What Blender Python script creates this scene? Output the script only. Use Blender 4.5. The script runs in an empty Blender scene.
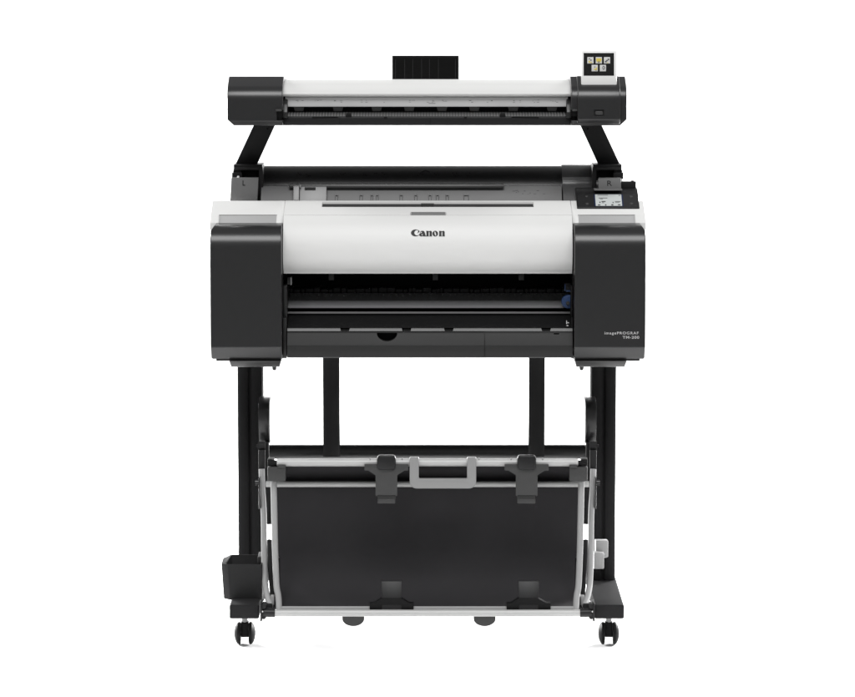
import bpy, bmesh, math, random
from mathutils import Vector, Matrix
random.seed(4)
sc = bpy.context.scene
COL = sc.collection
R = math.radians

# ------------------------------------------------------------------ camera
D, PITCH, F = 7.6, R(6.6), 3362.0            # distance to the front panels, pitch, focal length in photo pixels
CAM = Vector((0, -D, 0))
FWD = Vector((0, math.cos(PITCH), -math.sin(PITCH)))
UP = Vector((0, math.sin(PITCH), math.cos(PITCH)))
CX, CY = 427.5, 348.5

def at(px, py, y):
    """where a point measured on the photograph stands, at depth y"""
    d = FWD + Vector((1, 0, 0)) * ((px - CX) / F) + UP * ((CY - py) / F)
    return CAM + d * ((y + D) / d.y)

CAM.z = -at(CX, 646.3, 0.06).z               # the casters stand on z = 0
PX = D / F                                   # metres per photo pixel at the front

def X(px, y, py=CY): return at(px, py, y).x
def Z(py, y): return at(CX, py, y).z

cam = bpy.data.cameras.new('camera')
cam.sensor_width = 36.0
cam.lens = 36.0 * F / 855.0
cam.clip_start, cam.clip_end = 0.1, 200
co = bpy.data.objects.new('camera', cam)
co.location = CAM
co.rotation_euler = (math.pi / 2 - PITCH, 0, 0)
COL.objects.link(co)
sc.camera = co

# ------------------------------------------------------------------ materials
def mat(name, rgb, rough=0.45, spec=0.5, metal=0.0, bump=0.0, bscale=900.0, var=0.0, emit=0.0, coat=0.0, vscale=14.0):
    m = bpy.data.materials.new(name)
    m.use_nodes = True
    nt = m.node_tree
    b = nt.nodes['Principled BSDF']
    if isinstance(rgb, (int, float)): rgb = (rgb, rgb, rgb)
    b.inputs['Base Color'].default_value = (*rgb, 1)
    b.inputs['Roughness'].default_value = rough
    b.inputs['Metallic'].default_value = metal
    b.inputs['Specular IOR Level'].default_value = spec
    if coat:
        b.inputs['Coat Weight'].default_value = coat
        b.inputs['Coat Roughness'].default_value = 0.2
    tc = nt.nodes.new('ShaderNodeTexCoord')
    if var:
        n = nt.nodes.new('ShaderNodeTexNoise'); n.inputs['Scale'].default_value = vscale; n.inputs['Detail'].default_value = 5
        r = nt.nodes.new('ShaderNodeMapRange')
        r.inputs['To Min'].default_value = 1 - var; r.inputs['To Max'].default_value = 1 + var
        v = nt.nodes.new('ShaderNodeVectorMath'); v.operation = 'SCALE'; v.inputs[0].default_value = rgb
        nt.links.new(tc.outputs['Object'], n.inputs['Vector'])
        nt.links.new(n.outputs['Fac'], r.inputs['Value'])
        nt.links.new(r.outputs['Result'], v.inputs['Scale'])
        nt.links.new(v.outputs['Vector'], b.inputs['Base Color'])
        r2 = nt.nodes.new('ShaderNodeMapRange')
        r2.inputs['To Min'].default_value = rough - 0.02; r2.inputs['To Max'].default_value = rough + 0.02
        nt.links.new(n.outputs['Fac'], r2.inputs['Value']); nt.links.new(r2.outputs['Result'], b.inputs['Roughness'])
    if bump:
        n2 = nt.nodes.new('ShaderNodeTexNoise'); n2.inputs['Scale'].default_value = bscale; n2.inputs['Detail'].default_value = 2
        bp = nt.nodes.new('ShaderNodeBump'); bp.inputs['Strength'].default_value = bump; bp.inputs['Distance'].default_value = 0.0004
        nt.links.new(tc.outputs['Object'], n2.inputs['Vector'])
        nt.links.new(n2.outputs['Fac'], bp.inputs['Height']); nt.links.new(bp.outputs['Normal'], b.inputs['Normal'])
    if emit:
        b.inputs['Emission Color'].default_value = (*rgb, 1); b.inputs['Emission Strength'].default_value = emit
    return m

M = dict(
    white=mat('white_plastic', (0.56, 0.56, 0.553), 0.45, 0.3, bump=0.05, var=0.01),
    panel=mat('charcoal_plastic', (0.0155, 0.0155, 0.016), 0.28, 0.42, var=0.006, vscale=4),
    tray=mat('dark_grey_plastic', (0.0165, 0.0165, 0.0165), 0.34, 0.4, var=0.006, vscale=4),
    black=mat('black_plastic', (0.010, 0.010, 0.0105), 0.42, 0.25, bump=0.2, bscale=1200, var=0.05),
    deep=mat('matt_black', (0.005, 0.005, 0.0052), 0.6, 0.15, var=0.05),
    grey=mat('grey_plastic', (0.13, 0.13, 0.13), 0.5, 0.3, bump=0.25, bscale=1200, var=0.03),
    midgrey=mat('mid_grey_plastic', (0.035, 0.035, 0.035), 0.5, 0.3, bump=0.2, var=0.03),
    light=mat('light_grey_plastic', (0.205, 0.205, 0.205), 0.45, 0.4, bump=0.15, var=0.02),
    pad=mat('pale_grey_rubber', (0.31, 0.31, 0.31), 0.55, 0.35, bump=0.2, var=0.02),
    steel=mat('painted_black_steel', (0.0185, 0.0185, 0.019), 0.62, 0.025, bump=0.08, bscale=700, var=0.03),
    rod=mat('satin_silver_rod', (0.37, 0.37, 0.367), 0.36, 0.5, var=0.02),
    tube=mat('silver_painted_tube', (0.27, 0.27, 0.27), 0.55, 0.12, metal=0.0, bump=0.1, var=0.03),
    fabric=mat('black_woven_fabric', (0.028, 0.0272, 0.0288), 0.8, 0.04, bump=0.5, bscale=1600, var=0.07),
    rubber=mat('black_rubber', (0.014, 0.014, 0.014), 0.5, 0.06, var=0.03),
    glass=mat('black_display_glass', (0.004, 0.004, 0.004), 0.12, 0.25),
    icon=mat('lit_icon_grey', (0.40, 0.40, 0.39), 0.5, 0.2, emit=0.04),
    icon_yellow=mat('lit_icon_yellow', (0.42, 0.33, 0.05), 0.5, 0.2, emit=0.04),
    lcd=mat('pale_lcd', (0.40, 0.42, 0.415), 0.3, 0.3, emit=0.03),
    blue=mat('blue_plastic', (0.018, 0.042, 0.115), 0.4, 0.4, bump=0.1, var=0.04),
    edge=mat('dark_blue_edge', (0.008, 0.014, 0.045), 0.4, 0.3),
    ink=mat('black_print', (0.012, 0.012, 0.012), 0.5, 0.2),
    print=mat('white_print', (0.42, 0.42, 0.42), 0.5, 0.2),
    mark=mat('grey_print', (0.05, 0.05, 0.05), 0.5, 0.2),
    ruler=mat('scan_strip_grey', (0.46, 0.46, 0.46), 0.45, 0.3, var=0.02),
    chrome=mat('zinc_screw', (0.6, 0.6, 0.6), 0.3, 0.5, metal=0.9),
    platen=mat('ribbed_grey_metal', (0.17, 0.17, 0.175), 0.4, 0.4, var=0.03),
    bar=mat('black_enamel_tube', (0.09, 0.09, 0.091), 0.25, 0.5, var=0.02),
    roll=mat('satin_black_cover', (0.016, 0.016, 0.0165), 0.34, 0.6, var=0.02),
    bin=mat('satin_black_bin', (0.023, 0.023, 0.0235), 0.5, 0.05, var=0.03),
    rib=mat('table_grey', (0.095, 0.095, 0.095), 0.5, 0.2),
    guide=mat('black_guide_sheet', (0.0045, 0.0045, 0.0045), 0.7, 0.06, var=0.03),
    lid=mat('white_lid', (0.515, 0.515, 0.508), 0.45, 0.3, var=0.008),
    floor=mat('white_paper_sweep', (0.94, 0.94, 0.94), 0.8, 0.1),
)

# ------------------------------------------------------------------ mesh helpers
class MB:
    """collects shapes and links them as ONE mesh object"""
    def __init__(s): s.bm = bmesh.new()
    def _merge(s, b):
        me = bpy.data.meshes.new('tmp'); b.to_mesh(me); b.free(); s.bm.from_mesh(me); bpy.data.meshes.remove(me)
    def _finish(s, b, bevel, seg=2, ang=32):
        bmesh.ops.remove_doubles(b, verts=b.verts, dist=1e-6)
        bmesh.ops.recalc_face_normals(b, faces=b.faces)
        if bevel > 0:
            ed = [e for e in b.edges if len(e.link_faces) == 2 and e.calc_face_angle(0) > R(ang)]
            if ed:
                bmesh.ops.bevel(b, geom=ed, offset=bevel, offset_type='OFFSET', segments=seg, profile=0.5, affect='EDGES', clamp_overlap=True)
        s._merge(b)
        return s
    def prism(s, axis, pts, a, b_, bevel=0.0, seg=2, ang=32):
        b = bmesh.new()
        def mk(t, u, v):
            return {'x': (t, u, v), 'y': (u, t, v), 'z': (u, v, t)}[axis]
        lo = [b.verts.new(mk(a, u, v)) for u, v in pts]
        hi = [b.verts.new(mk(b_, u, v)) for u, v in pts]
        n = len(pts)
        for i in range(n):
            b.faces.new((lo[i], lo[(i + 1) % n], hi[(i + 1) % n], hi[i]))
        b.faces.new(lo[::-1]); b.faces.new(hi)
        return s._finish(b, bevel, seg, ang)
    def box(s, x0, x1, y0, y1, z0, z1, bevel=0.0, seg=2):
        return s.prism('z', [(x0, y0), (x1, y0), (x1, y1), (x0, y1)], z0, z1, bevel, seg)
    def hexa(s, bottom, top, bevel=0.0, seg=2):
        """a solid between two matching loops of points"""
        b = bmesh.new()
        lo = [b.verts.new(p) for p in bottom]; hi = [b.verts.new(p) for p in top]; n = len(lo)
        for i in range(n): b.faces.new((lo[i], lo[(i + 1) % n], hi[(i + 1) % n], hi[i]))
        b.faces.new(lo[::-1]); b.faces.new(hi)
        return s._finish(b, bevel, seg)
    def tube(s, pts, r, n=14, r2=None, flat=1.0):
        pts = [Vector(p) for p in pts]
        b = bmesh.new(); rings = []
        ref = None
        for i, p in enumerate(pts):
            t = (pts[min(i + 1, len(pts) - 1)] - pts[max(i - 1, 0)]).normalized()
            if ref is None:
                ref = t.orthogonal().normalized() if abs(t.x) > 0.5 else (Vector((1, 0, 0)) - t * t.x).normalized()
            ref = (ref - t * ref.dot(t)).normalized()
            bi = t.cross(ref)
            rr = r if r2 is None else r + (r2 - r) * i / (len(pts) - 1)
            rings.append([b.verts.new(p + ref * (math.cos(2 * math.pi * k / n) * rr) + bi * (math.sin(2 * math.pi * k / n) * rr * flat)) for k in range(n)])
        for a, c in zip(rings[:-1], rings[1:]):
            for k in range(n): b.faces.new((a[k], a[(k + 1) % n], c[(k + 1) % n], c[k]))
        b.faces.new(rings[0][::-1]); b.faces.new(rings[-1])
        return s._finish(b, 0)
    def lathe(s, axis_o, axis_d, prof, n=28):
        """prof: (distance along the axis, radius)"""
        o, d = Vector(axis_o), Vector(axis_d).normalized()
        u = d.orthogonal().normalized(); w = d.cross(u)
        b = bmesh.new(); rings = []
        for t, r in prof:
            rings.append([b.verts.new(o + d * t + (u * math.cos(2 * math.pi * k / n) + w * math.sin(2 * math.pi * k / n)) * max(r, 1e-5)) for k in range(n)])
        for a, c in zip(rings[:-1], rings[1:]):
            for k in range(n): b.faces.new((a[k], a[(k + 1) % n], c[(k + 1) % n], c[k]))
        b.faces.new(rings[0][::-1]); b.faces.new(rings[-1])
        bmesh.ops.recalc_face_normals(b, faces=b.faces)
        s._merge(b); return s
    def sheet(s, grid, thick):
        """grid of points [row][col] given real thickness"""
        b = bmesh.new()
        V = [[b.verts.new(p) for p in row] for row in grid]
        for r0, r1 in zip(V[:-1], V[1:]):
            for k in range(len(r0) - 1): b.faces.new((r0[k], r0[k + 1], r1[k + 1], r1[k]))
        bmesh.ops.recalc_face_normals(b, faces=b.faces)
        bmesh.ops.solidify(b, geom=b.faces[:], thickness=thick)
        bmesh.ops.recalc_face_normals(b, faces=b.faces)
        s._merge(b); return s
    def build(s, name, material, parent=None, label=None, smooth=38, cuts=None):
        me = bpy.data.meshes.new(name)
        s.bm.to_mesh(me); s.bm.free()
        me.materials.append(material)
        if cuts:
            tmp = bpy.data.objects.new('work', me); COL.objects.link(tmp)
            killers = []
            for cmb in cuts:
                cme = bpy.data.meshes.new('cut'); cmb.bm.to_mesh(cme); cmb.bm.free()
                cme.materials.append(material)
                c = bpy.data.objects.new('cut', cme); COL.objects.link(c)
                md = tmp.modifiers.new('b', 'BOOLEAN'); md.operation = 'DIFFERENCE'; md.solver = 'EXACT'; md.object = c
                killers.append(c)
            box0 = [[f(v.co[a] for v in me.vertices) for a in range(3)] for f in (min, max)]
            me2 = None
            for self_ in (False, True):           # keep the first result that is a trimmed version of the original
                for md in tmp.modifiers: md.use_self = self_
                bpy.context.view_layer.update()
                dg = bpy.context.evaluated_depsgraph_get()
                m3 = bpy.data.meshes.new_from_object(tmp.evaluated_get(dg))
                ok = len(m3.vertices) > 3 and all(min(v.co[a] for v in m3.vertices) > box0[0][a] - 1e-4 and max(v.co[a] for v in m3.vertices) < box0[1][a] + 1e-4 for a in range(3))
                if ok: me2 = m3; break
            if me2 is None: print('CUT FAILED', name); me2 = me.copy()
            for c in killers:
                cm = c.data; bpy.data.objects.remove(c); bpy.data.meshes.remove(cm)
            bpy.data.objects.remove(tmp); bpy.data.meshes.remove(me)
            me = me2; me.name = name
            if not me.materials: me.materials.append(material)
        # origin in the middle of the piece
        xs = [v.co for v in me.vertices]
        lo = Vector((min(v.x for v in xs), min(v.y for v in xs), min(v.z for v in xs)))
        hi = Vector((max(v.x for v in xs), max(v.y for v in xs), max(v.z for v in xs)))
        c = (lo + hi) / 2
        me.transform(Matrix.Translation(-c))
        for p in me.polygons: p.use_smooth = True
        me.set_sharp_from_angle(angle=R(smooth))
        o = bpy.data.objects.new(name, me); COL.objects.link(o)
        WORLD[o] = c
        if parent is not None:
            o.parent = parent; o.location = c - WORLD[parent]
        else:
            o.location = c
        if label: o['label'] = label
        return o

WORLD = {}
def thing(name, loc, label, cat, group=None):
    o = bpy.data.objects.new(name, None); COL.objects.link(o)
    o.empty_display_size = 0.1
    o.location = loc; WORLD[o] = Vector(loc)
    o['label'] = label; o['category'] = cat
    if group: o['group'] = group
    return o

def pbox(mb, px0, px1, py0, py1, y0, y1, bevel=0.0, seg=2):
    """a box whose front face was measured in photo pixels"""
    pm = (py0 + py1) / 2
    return mb.box(X(px0, y0, pm), X(px1, y0, pm), y0, y1, Z(py1, y0), Z(py0, y0), bevel, seg)

def yz(pts):                                  # (depth, photo row) -> (y, z)
    return [(y, Z(py, y)) for y, py in pts]

def fillet(pts, radii, n=7):
    """rounds the corners of a closed 2-D outline; radii may be one number or a list"""
    out = []; N = len(pts)
    for i in range(N):
        r = radii[i] if isinstance(radii, (list, tuple)) else radii
        p = Vector(pts[i]); a = Vector(pts[i - 1]) - p; b = Vector(pts[(i + 1) % N]) - p
        if r <= 0: out.append(tuple(p)); continue
        la, lb = a.length, b.length; a.normalize(); b.normalize()
        ang = a.angle(b); t = min(r / math.tan(ang / 2), la * 0.48, lb * 0.48); r = t * math.tan(ang / 2)
        c = p + (a + b).normalized() * (r / math.sin(ang / 2))
        s = p + a * t - c; e = p + b * t - c
        a0 = math.atan2(s.y, s.x); a1 = math.atan2(e.y, e.x); d = a1 - a0
        while d > math.pi: d -= 2 * math.pi
        while d < -math.pi: d += 2 * math.pi
        for k in range(n + 1):
            q = a0 + d * k / n; out.append((c.x + r * math.cos(q), c.y + r * math.sin(q)))
    return out

def smooth_line(pts, sub=6):
    """Catmull-Rom through points"""
    P = [Vector(p) for p in pts]; out = []
    for i in range(len(P) - 1):
        p0, p1, p2, p3 = P[max(i - 1, 0)], P[i], P[i + 1], P[min(i + 2, len(P) - 1)]
        for k in range(sub):
            t = k / sub
            out.append(0.5 * ((2 * p1) + (p2 - p0) * t + (2 * p0 - 5 * p1 + 4 * p2 - p3) * t * t + (3 * p1 - p0 - 3 * p2 + p3) * t ** 3))
    out.append(P[-1]); return out

def letters(text, name, material, parent, px0, px1, py0, py1, y, depth=0.0004, bold=0.0, surf=None, track=1.0):
    """real lettering fitted to a rectangle, standing on a surface facing the front"""
    cu = bpy.data.curves.new('lettering', 'FONT'); cu.body = text; cu.extrude = 0.01; cu.offset = bold; cu.space_character = track
    cu.resolution_u = 4
    t = bpy.data.objects.new('lettering', cu); COL.objects.link(t)
    bpy.context.view_layer.update()
    me = bpy.data.meshes.new_from_object(t.evaluated_get(bpy.context.evaluated_depsgraph_get()))
    bpy.data.objects.remove(t); bpy.data.curves.remove(cu)
    xs = [v.co.x for v in me.vertices]; ys = [v.co.y for v in me.vertices]; zs = [v.co.z for v in me.vertices]
    x0, x1, y0_, y1_, z0, z1 = min(xs), max(xs), min(ys), max(ys), min(zs), max(zs)
    mb = MB(); mb.bm.from_mesh(me); bpy.data.meshes.remove(me)
    for v in mb.bm.verts:
        u = (v.co.x - x0) / (x1 - x0); w = (v.co.y - y0_) / (y1_ - y0_); d = (v.co.z - z0) / (z1 - z0)
        px = px0 + (px1 - px0) * u; py = py1 + (py0 - py1) * w
        yy = surf(py) if surf else y
        p = at(px, py, yy)
        v.co = Vector((p.x, yy - d * depth, p.z))
    bmesh.ops.recalc_face_normals(mb.bm, faces=mb.bm.faces)
    return mb.build(name, material, parent, smooth=20)

# ------------------------------------------------------------------ the setting: white paper sweep
mb = MB()
prof = [(-1.6, 0.0), (3.0, 0.0)]
for k in range(1, 13):
    a = k / 12 * math.pi / 2
    prof.append((3.0 + 1.2 * math.sin(a), 1.2 - 1.2 * math.cos(a)))
prof.append((4.2, 2.6))
mb.sheet([[(x, y, z) for x in (-4.6, -2, 0, 2, 4.6)] for y, z in prof], -0.01)
fl = mb.build('floor', M['floor'], smooth=60)
fl['kind'] = 'structure'

# ================================================================== PRINTER
YB = 0.58                                       # back of the printer
zb = Z(357.5, 0.05)                             # bottom of the body
printer = thing('wide_format_printer', (0, 0.3, Z(367, 0.1)),
                'wide black and white printer with charcoal end panels on the wheeled stand', 'printer')
XL, XR = X(283.0, 0.05), X(572.6, 0.05)         # the middle bay

# --- chassis: back, sides and bottom round the output opening
mb = MB()
mb.box(XL - 0.002, XR + 0.002, 0.30, YB, zb + 0.004, Z(202.5, 0.205), 0.004)
mb.box(XL, XR, 0.07, 0.31, zb + 0.006, Z(336, 0.1), 0.002)
mb.box(X(212, 0.1), XL, 0.075, YB - 0.004, Z(359, 0.08), Z(232, 0.1), 0.004)
mb.box(XR, X(644, 0.1), 0.075, YB - 0.004, Z(359, 0.08), Z(232, 0.1), 0.004)
mb.build('chassis', M['deep'], printer)

# --- white top cover of the middle bay
COVER = [(0.080, 273.2), (0.0645, 270), (0.0525, 263), (0.0465, 254), (0.046, 246), (0.051, 238), (0.060, 230), (0.073, 222.5), (0.091, 216.2),
         (0.112, 212.0), (0.150, 206.5), (0.190, 201.6), (0.205, 200.6)]
line = smooth_line([(y, Z(py, y), 0) for y, py in COVER], 5)
outer = [(p.x, p.y) for p in line]
inner = [(y + 0.012, z - 0.012) for y, z in outer[::6]][::-1]
inner[-1] = (outer[0][0] + 0.012, outer[0][1] + 0.001)
def cover_surf(py):
    for (p, q) in zip(line[:-1], line[1:]):
        a, b = p.y - Z(py, p.x), q.y - Z(py, q.x)
        if a <= 0 < b: return p.x + (q.x - p.x) * a / (a - b)
    return 0.05
# the cover is one moulding; slot, grip notch and seam are cut into it
seam = MB(); zs = Z(215, 0.095)
seam.box(X(270, .1), X(585, .1), 0.085, 0.0968, zs - 0.0007, zs + 0.0007)
notch = MB(); notch.prism('z', fillet([(X(410.3, .1), 0.06), (X(446.2, .1), 0.06), (X(446.2, .1), 0.113), (X(410.3, .1), 0.113)], [0, 0, 0.006, 0.006]), Z(215, .095) - 0.0005, Z(205, .1))
slot = MB(); zc = Z(204.5, 0.165)
slot.prism('x', [(0.147, Z(206.9, .147) - 0.006), (0.147, Z(206.9, .147) + 0.02), (0.187, Z(202.3, .187) + 0.02), (0.187, Z(202.3, .187) - 0.006)], X(322.5, .165), X(533, .165))
mb = MB(); mb.prism('x', outer + inner, XL + 0.0012, XR - 0.0012, 0.0008, 1)
cover = mb.build('top_cover', M['white'], printer, cuts=[seam, notch, slot], smooth=30)
mb = MB(); mb.prism('x', [(0.148, Z(206.7, .148) - 0.0085), (0.148, Z(206.7, .148) - 0.0035), (0.186, Z(202.4, .186) - 0.0035), (0.186, Z(202.4, .186) - 0.0085)], X(323, .165), X(532.6, .165))
mb.build('paper_slot', M['black'], cover)
mb = MB(); zg = Z(215, .095) - 0.0005
mb.prism('x', [(0.0968, zg - .001), (0.0968, zg + .0006), (0.1118, zg + .0006), (0.1118, zg + .0058), (0.1128, zg + .0062), (0.1134, zg - .001)], X(411, .1), X(445.6, .1))
mb.build('grip_notch', M['light'], cover)
mb = MB(); pbox(mb, 421, 434, 203.4, 206.2, 0.155, 0.16, 0.0005); mb.build('slot_guide', M['midgrey'], cover)

# maker's name on the cover: bold roman letters drawn as outlines
def ell(cx, cy, rx, ry, a0=0, a1=360, n=28, rot=0):
    out = []
    for k in range(n + 1):
        a = R(a0 + (a1 - a0) * k / n); x, y = rx * math.cos(a), ry * math.sin(a)
        c, s_ = math.cos(R(rot)), math.sin(R(rot)); out.append((cx + x * c - y * s_, cy + x * s_ + y * c))
    return out
def ringstrip(o, i): return [[o[k], o[k + 1], i[k + 1], i[k]] for k in range(len(o) - 1)]
polys = []
polys += ringstrip(ell(195, 64, 88, 65, 42, 318), ell(224, 66, 52, 50, 48, 314))          # C
polys += [[(238, 114), (258, 104), (274, 100), (266, 84), (252, 70), (224, 56), (238, 74), (240, 92)]]
polys += [[(274, 70), (294, 98), (322, 104), (350, 100), (362, 90), (380, 40), (386, 12), (398, 6), (398, -2), (338, -2), (330, 22), (316, 62), (308, 86), (298, 84), (292, 70)]]    # a
polys += ringstrip(ell(304, 30, 42, 33, 60, 380), ell(318, 29, 8, 16, 60, 380))
def enn(x):
    return [[(x, 102), (x + 46, 102), (x + 48, 92), (x + 48, 8), (x + 54, 4), (x + 54, -2), (x - 4, -2), (x - 4, 4), (x + 2, 8), (x + 2, 92), (x - 5, 97)],
            [(x + 48, 88), (x + 62, 98), (x + 80, 104), (x + 100, 98), (x + 109, 80), (x + 109, 8), (x + 114, 4), (x + 114, -2), (x + 58, -2), (x + 58, 4), (x + 63, 8), (x + 63, 78), (x + 56, 82), (x + 48, 76)]]
polys += enn(396)
polys += ringstrip(ell(567, 50, 54, 54), ell(567, 50, 12, 42, rot=14))                      # o
polys += enn(638)
mb = MB()
for pl in polys:
    b = bmesh.new(); fr = []; bk = []
    for u, w in pl:
        px = 411.0 + (u - 108) * (33.9 / 642); py = 236.2 - w * (33.9 / 642)
        yy = cover_surf(py); p = at(px, py, yy)
        fr.append(b.verts.new((p.x, yy - 0.0006, p.z))); bk.append(b.verts.new((p.x, yy + 0.002, p.z)))
    n = len(pl)
    b.faces.new(fr); b.faces.new(bk[::-1])
    for k in range(n): b.faces.new((fr[k], bk[k], bk[(k + 1) % n], fr[(k + 1) % n]))
    bmesh.ops.recalc_face_normals(b, faces=b.faces); mb._merge(b)
mb.build('lettering', M['ink'], cover, smooth=20)

# --- end units, left and right: charcoal front panel, white top with a grey pad
for side, (f0, f1, w0, w1, p0, p1) in enumerate([(210.6, 281.8, 210.6, 284.2, 219.5, 277.5), (574.3, 645.3, 571.6, 645.3, 577.5, 634.5)]):
    zt = Z(223.8, 0.10)
    pts = [(0.0, Z(347.5, 0)), (0.0, zt), (0.105, zt + 0.002), (0.105, zb), (0.022, Z(358.6, 0.022))]
    rad = [0.006, 0.052, 0.004, 0, 0.004]
    mb = MB(); mb.prism('x', fillet(pts, rad, 10), X(f0, 0), X(f1, 0), 0.0022, 3, 50)
    xo = X(f0, 0) if side == 0 else X(f1, 0); sg = 1 if side == 0 else -1
    cc = MB(); cc.prism('y', [(xo - sg * .02, zt + .02), (xo - sg * .0005, zt - .011), (xo + sg * .0095, zt + .0025), (xo + sg * .012, zt + .02)], -.05, .12)
    pan = mb.build('end_panel', M['panel'], printer, cuts=[cc], smooth=12)
    if side == 1:
        letters('imagePROGRAF', 'lettering', M['print'], pan, 604.6, 638.6, 331.7, 335.2, -0.0001, bold=0.006, track=1.22)
        letters('TM-200', 'lettering', M['print'], pan, 622.6, 639.2, 336.0, 338.7, -0.0001, bold=0.010, track=1.1)
    # white top
    pts = yz([(0.106, 226.5), (0.106, 222.6), (0.128, 216.2), (0.205, 201.0), (0.215, 200.6)])
    pts += [(0.215, pts[-1][1] - 0.012), (YB - 0.004, pts[-1][1] - 0.012), (YB - 0.004, Z(232, .1)), (0.106, Z(230, .1))]
    rad = [0, 0.004, 0.02, 0.008, 0.002, 0.002, 0.01, 0, 0]
    pocket = MB()
    def sl(y, off):                           # the sloping top, shifted along its normal
        (ya, za), (yb_, zb_) = yz([(0.128, 216.2), (0.205, 201.0)]); z = za + (zb_ - za) * (y - ya) / (yb_ - ya); return (y - 0.5 * off, z + 0.86 * off)
    pocket.prism('x', [(0.09, Z(230, .106)), (0.1085, Z(230, .106)), (0.1085, Z(222.6, .106) - 0.0014), sl(0.128, -0.0022), sl(0.136, -0.0022), sl(0.136, 0.02), (0.09, Z(216, .106) + 0.03)], X(p0, .12), X(p1, .12), 0.0)
    mb = MB(); mb.prism('x', fillet(pts, rad, 6), X(w0, .106), X(w1, .106), 0.006, 4, 50)
    ec = mb.build('end_cover', M['white'], printer, cuts=[pocket], smooth=35)
    mb = MB(); mb.prism('x', [(0.1075, Z(226, .1065)), (0.1075, Z(222.6, .106) - 0.001), sl(0.128, -0.0016), sl(0.1355, -0.0016), sl(0.1355, -0.006), (0.125, Z(225, .12))], X(p0 + .5, .12), X(p1 - .5, .12), 0.0006)
    mb.build('grip_pad', M['pad'], ec)
    # stepped base under the panel with a small locating foot
    s = 1 if side == 0 else -1
    mb = MB()
    def pm(p): return p if side == 0 else 855.9 - p
    xa, xb = sorted((X(pm(229), .02), X(pm(281), .02)))
    xc, xd = sorted((X(pm(216), .03), X(pm(281.5), .03)))
    mb.box(xc, xd, 0.028, YB - .03, Z(361, .03), Z(357, .03), 0.002)
    za, zc2 = Z(360.8, .02), Z(367.2, .03)
    mb.hexa([(xa + .004, 0.034, zc2), (xb - .004, 0.034, zc2), (xb - .004, YB - .04, zc2), (xa + .004, YB - .04, zc2)],
            [(xa, 0.018, za), (xb, 0.018, za), (xb, YB - .03, za), (xa, YB - .03, za)], 0.0015)
    xf = X(pm(274.2), .05)
    mb.lathe((xf, 0.05, zc2 + 0.002), (0, 0, -1), [(0, 0.0056), (0.007, 0.005), (0.0105, 0.0042), (0.0115, 0.003)], 16)
    mb.build('base_foot', M['tray'], printer)
    # inner cheek beside the opening
    mb = MB(); xi0, xi1 = sorted((X(pm(283.2), .04), X(pm(286.8 if side == 0 else 284.8), .04)))
    mb.box(xi0, xi1, 0.035, 0.29, Z(357.6, .05), Z(318, .04), 0.001)
    mb.box(xi0, xi1, 0.06, 0.29, Z(319, .06), Z(286, .06), 0.001)
    mb.build('side_cheek', M['tray' if side == 0 else 'deep'], printer)

# --- front tray with its lip, handle recess and door seam
pts = yz([(0.044, 327.6), (0.0335, 328.0), (0.0292, 331.0), (0.0282, 333.2), (0.0192, 345.5), (0.0200, 358.0)]) + [(0.29, zb), (0.29, Z(316, .13))] + yz([(0.118, 314)])
tz = MB()
for a in (345, 406.5, 448.8, 546):
    w = 5.6
    tz.hexa([(X(a - w + 1.6, .03), 0.0, Z(331.2, .03)), (X(a + w - 1.6, .03), 0.0, Z(331.2, .03)), (X(a + w - 1.6, .03), 0.046, Z(331.2, .03)), (X(a - w + 1.6, .03), 0.046, Z(331.2, .03))],
            [(X(a - w, .03), 0.0, Z(326, .03)), (X(a + w, .03), 0.0, Z(326, .03)), (X(a + w, .03), 0.046, Z(326, .03)), (X(a - w, .03), 0.046, Z(326, .03))])
groove, groove2 = MB(), MB()
pbox(groove, 280, 484.5, 332.6, 333.6, 0.0, 0.0300)
groove2.prism('x', yz([(-.01, 333.7), (0.0296, 333.7), (0.0210, 345.4), (0.0218, 362), (-.01, 362)]), X(484.2, .02), X(485.2, .02))
hd = MB(); c = at(387, 333.2, .02)
hd.prism('y', [(c.x + 10.4 * PX * math.cos(a), c.z + 8.4 * PX * math.sin(a)) for a in [R(180 + 180 * k / 20) for k in range(21)]], -0.01, 0.06)
sm = MB(); pbox(sm, 554.2, 559.6, 334.5, 335.8, 0.0, 0.035)
mb = MB(); mb.prism('x', fillet(pts, [0.001, 0.002, 0.002, 0.001, 0.004, 0.003, 0, 0, 0.002], 5), X(287.4, .03), X(572.4, .03), 0)
tray = mb.build('front_tray', M['tray'], printer, cuts=[tz, groove, groove2, hd, sm], smooth=30)
mb = MB(); mb.prism('y', [(c.x + .026 * math.cos(a), c.z - .0002 + .021 * math.sin(a)) for a in [R(180 + 180 * k / 20) for k in range(21)]], .050, .054); mb.build('handle_recess', M['deep'], tray)
# black inner ramp that the prints slide over
mb = MB(); mb.prism('x', yz([(0.042, 327.9), (0.116, 313.6), (0.20, 311.5)]) + [(0.20, Z(318, .12)), (0.06, Z(334, .06))], X(287.6, .05), X(572.2, .05), 0.001)
ramp = mb.build('paper_ramp', M['deep'], printer)
mb = MB()
mb.prism('x', yz([(0.105, 311.7), (0.105, 313.8), (0.113, 313.8), (0.113, 311.7)]), X(287.8, .1), X(571.8, .1), 0.0006)
mb.build('rail', M['grey'], printer)
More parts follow.
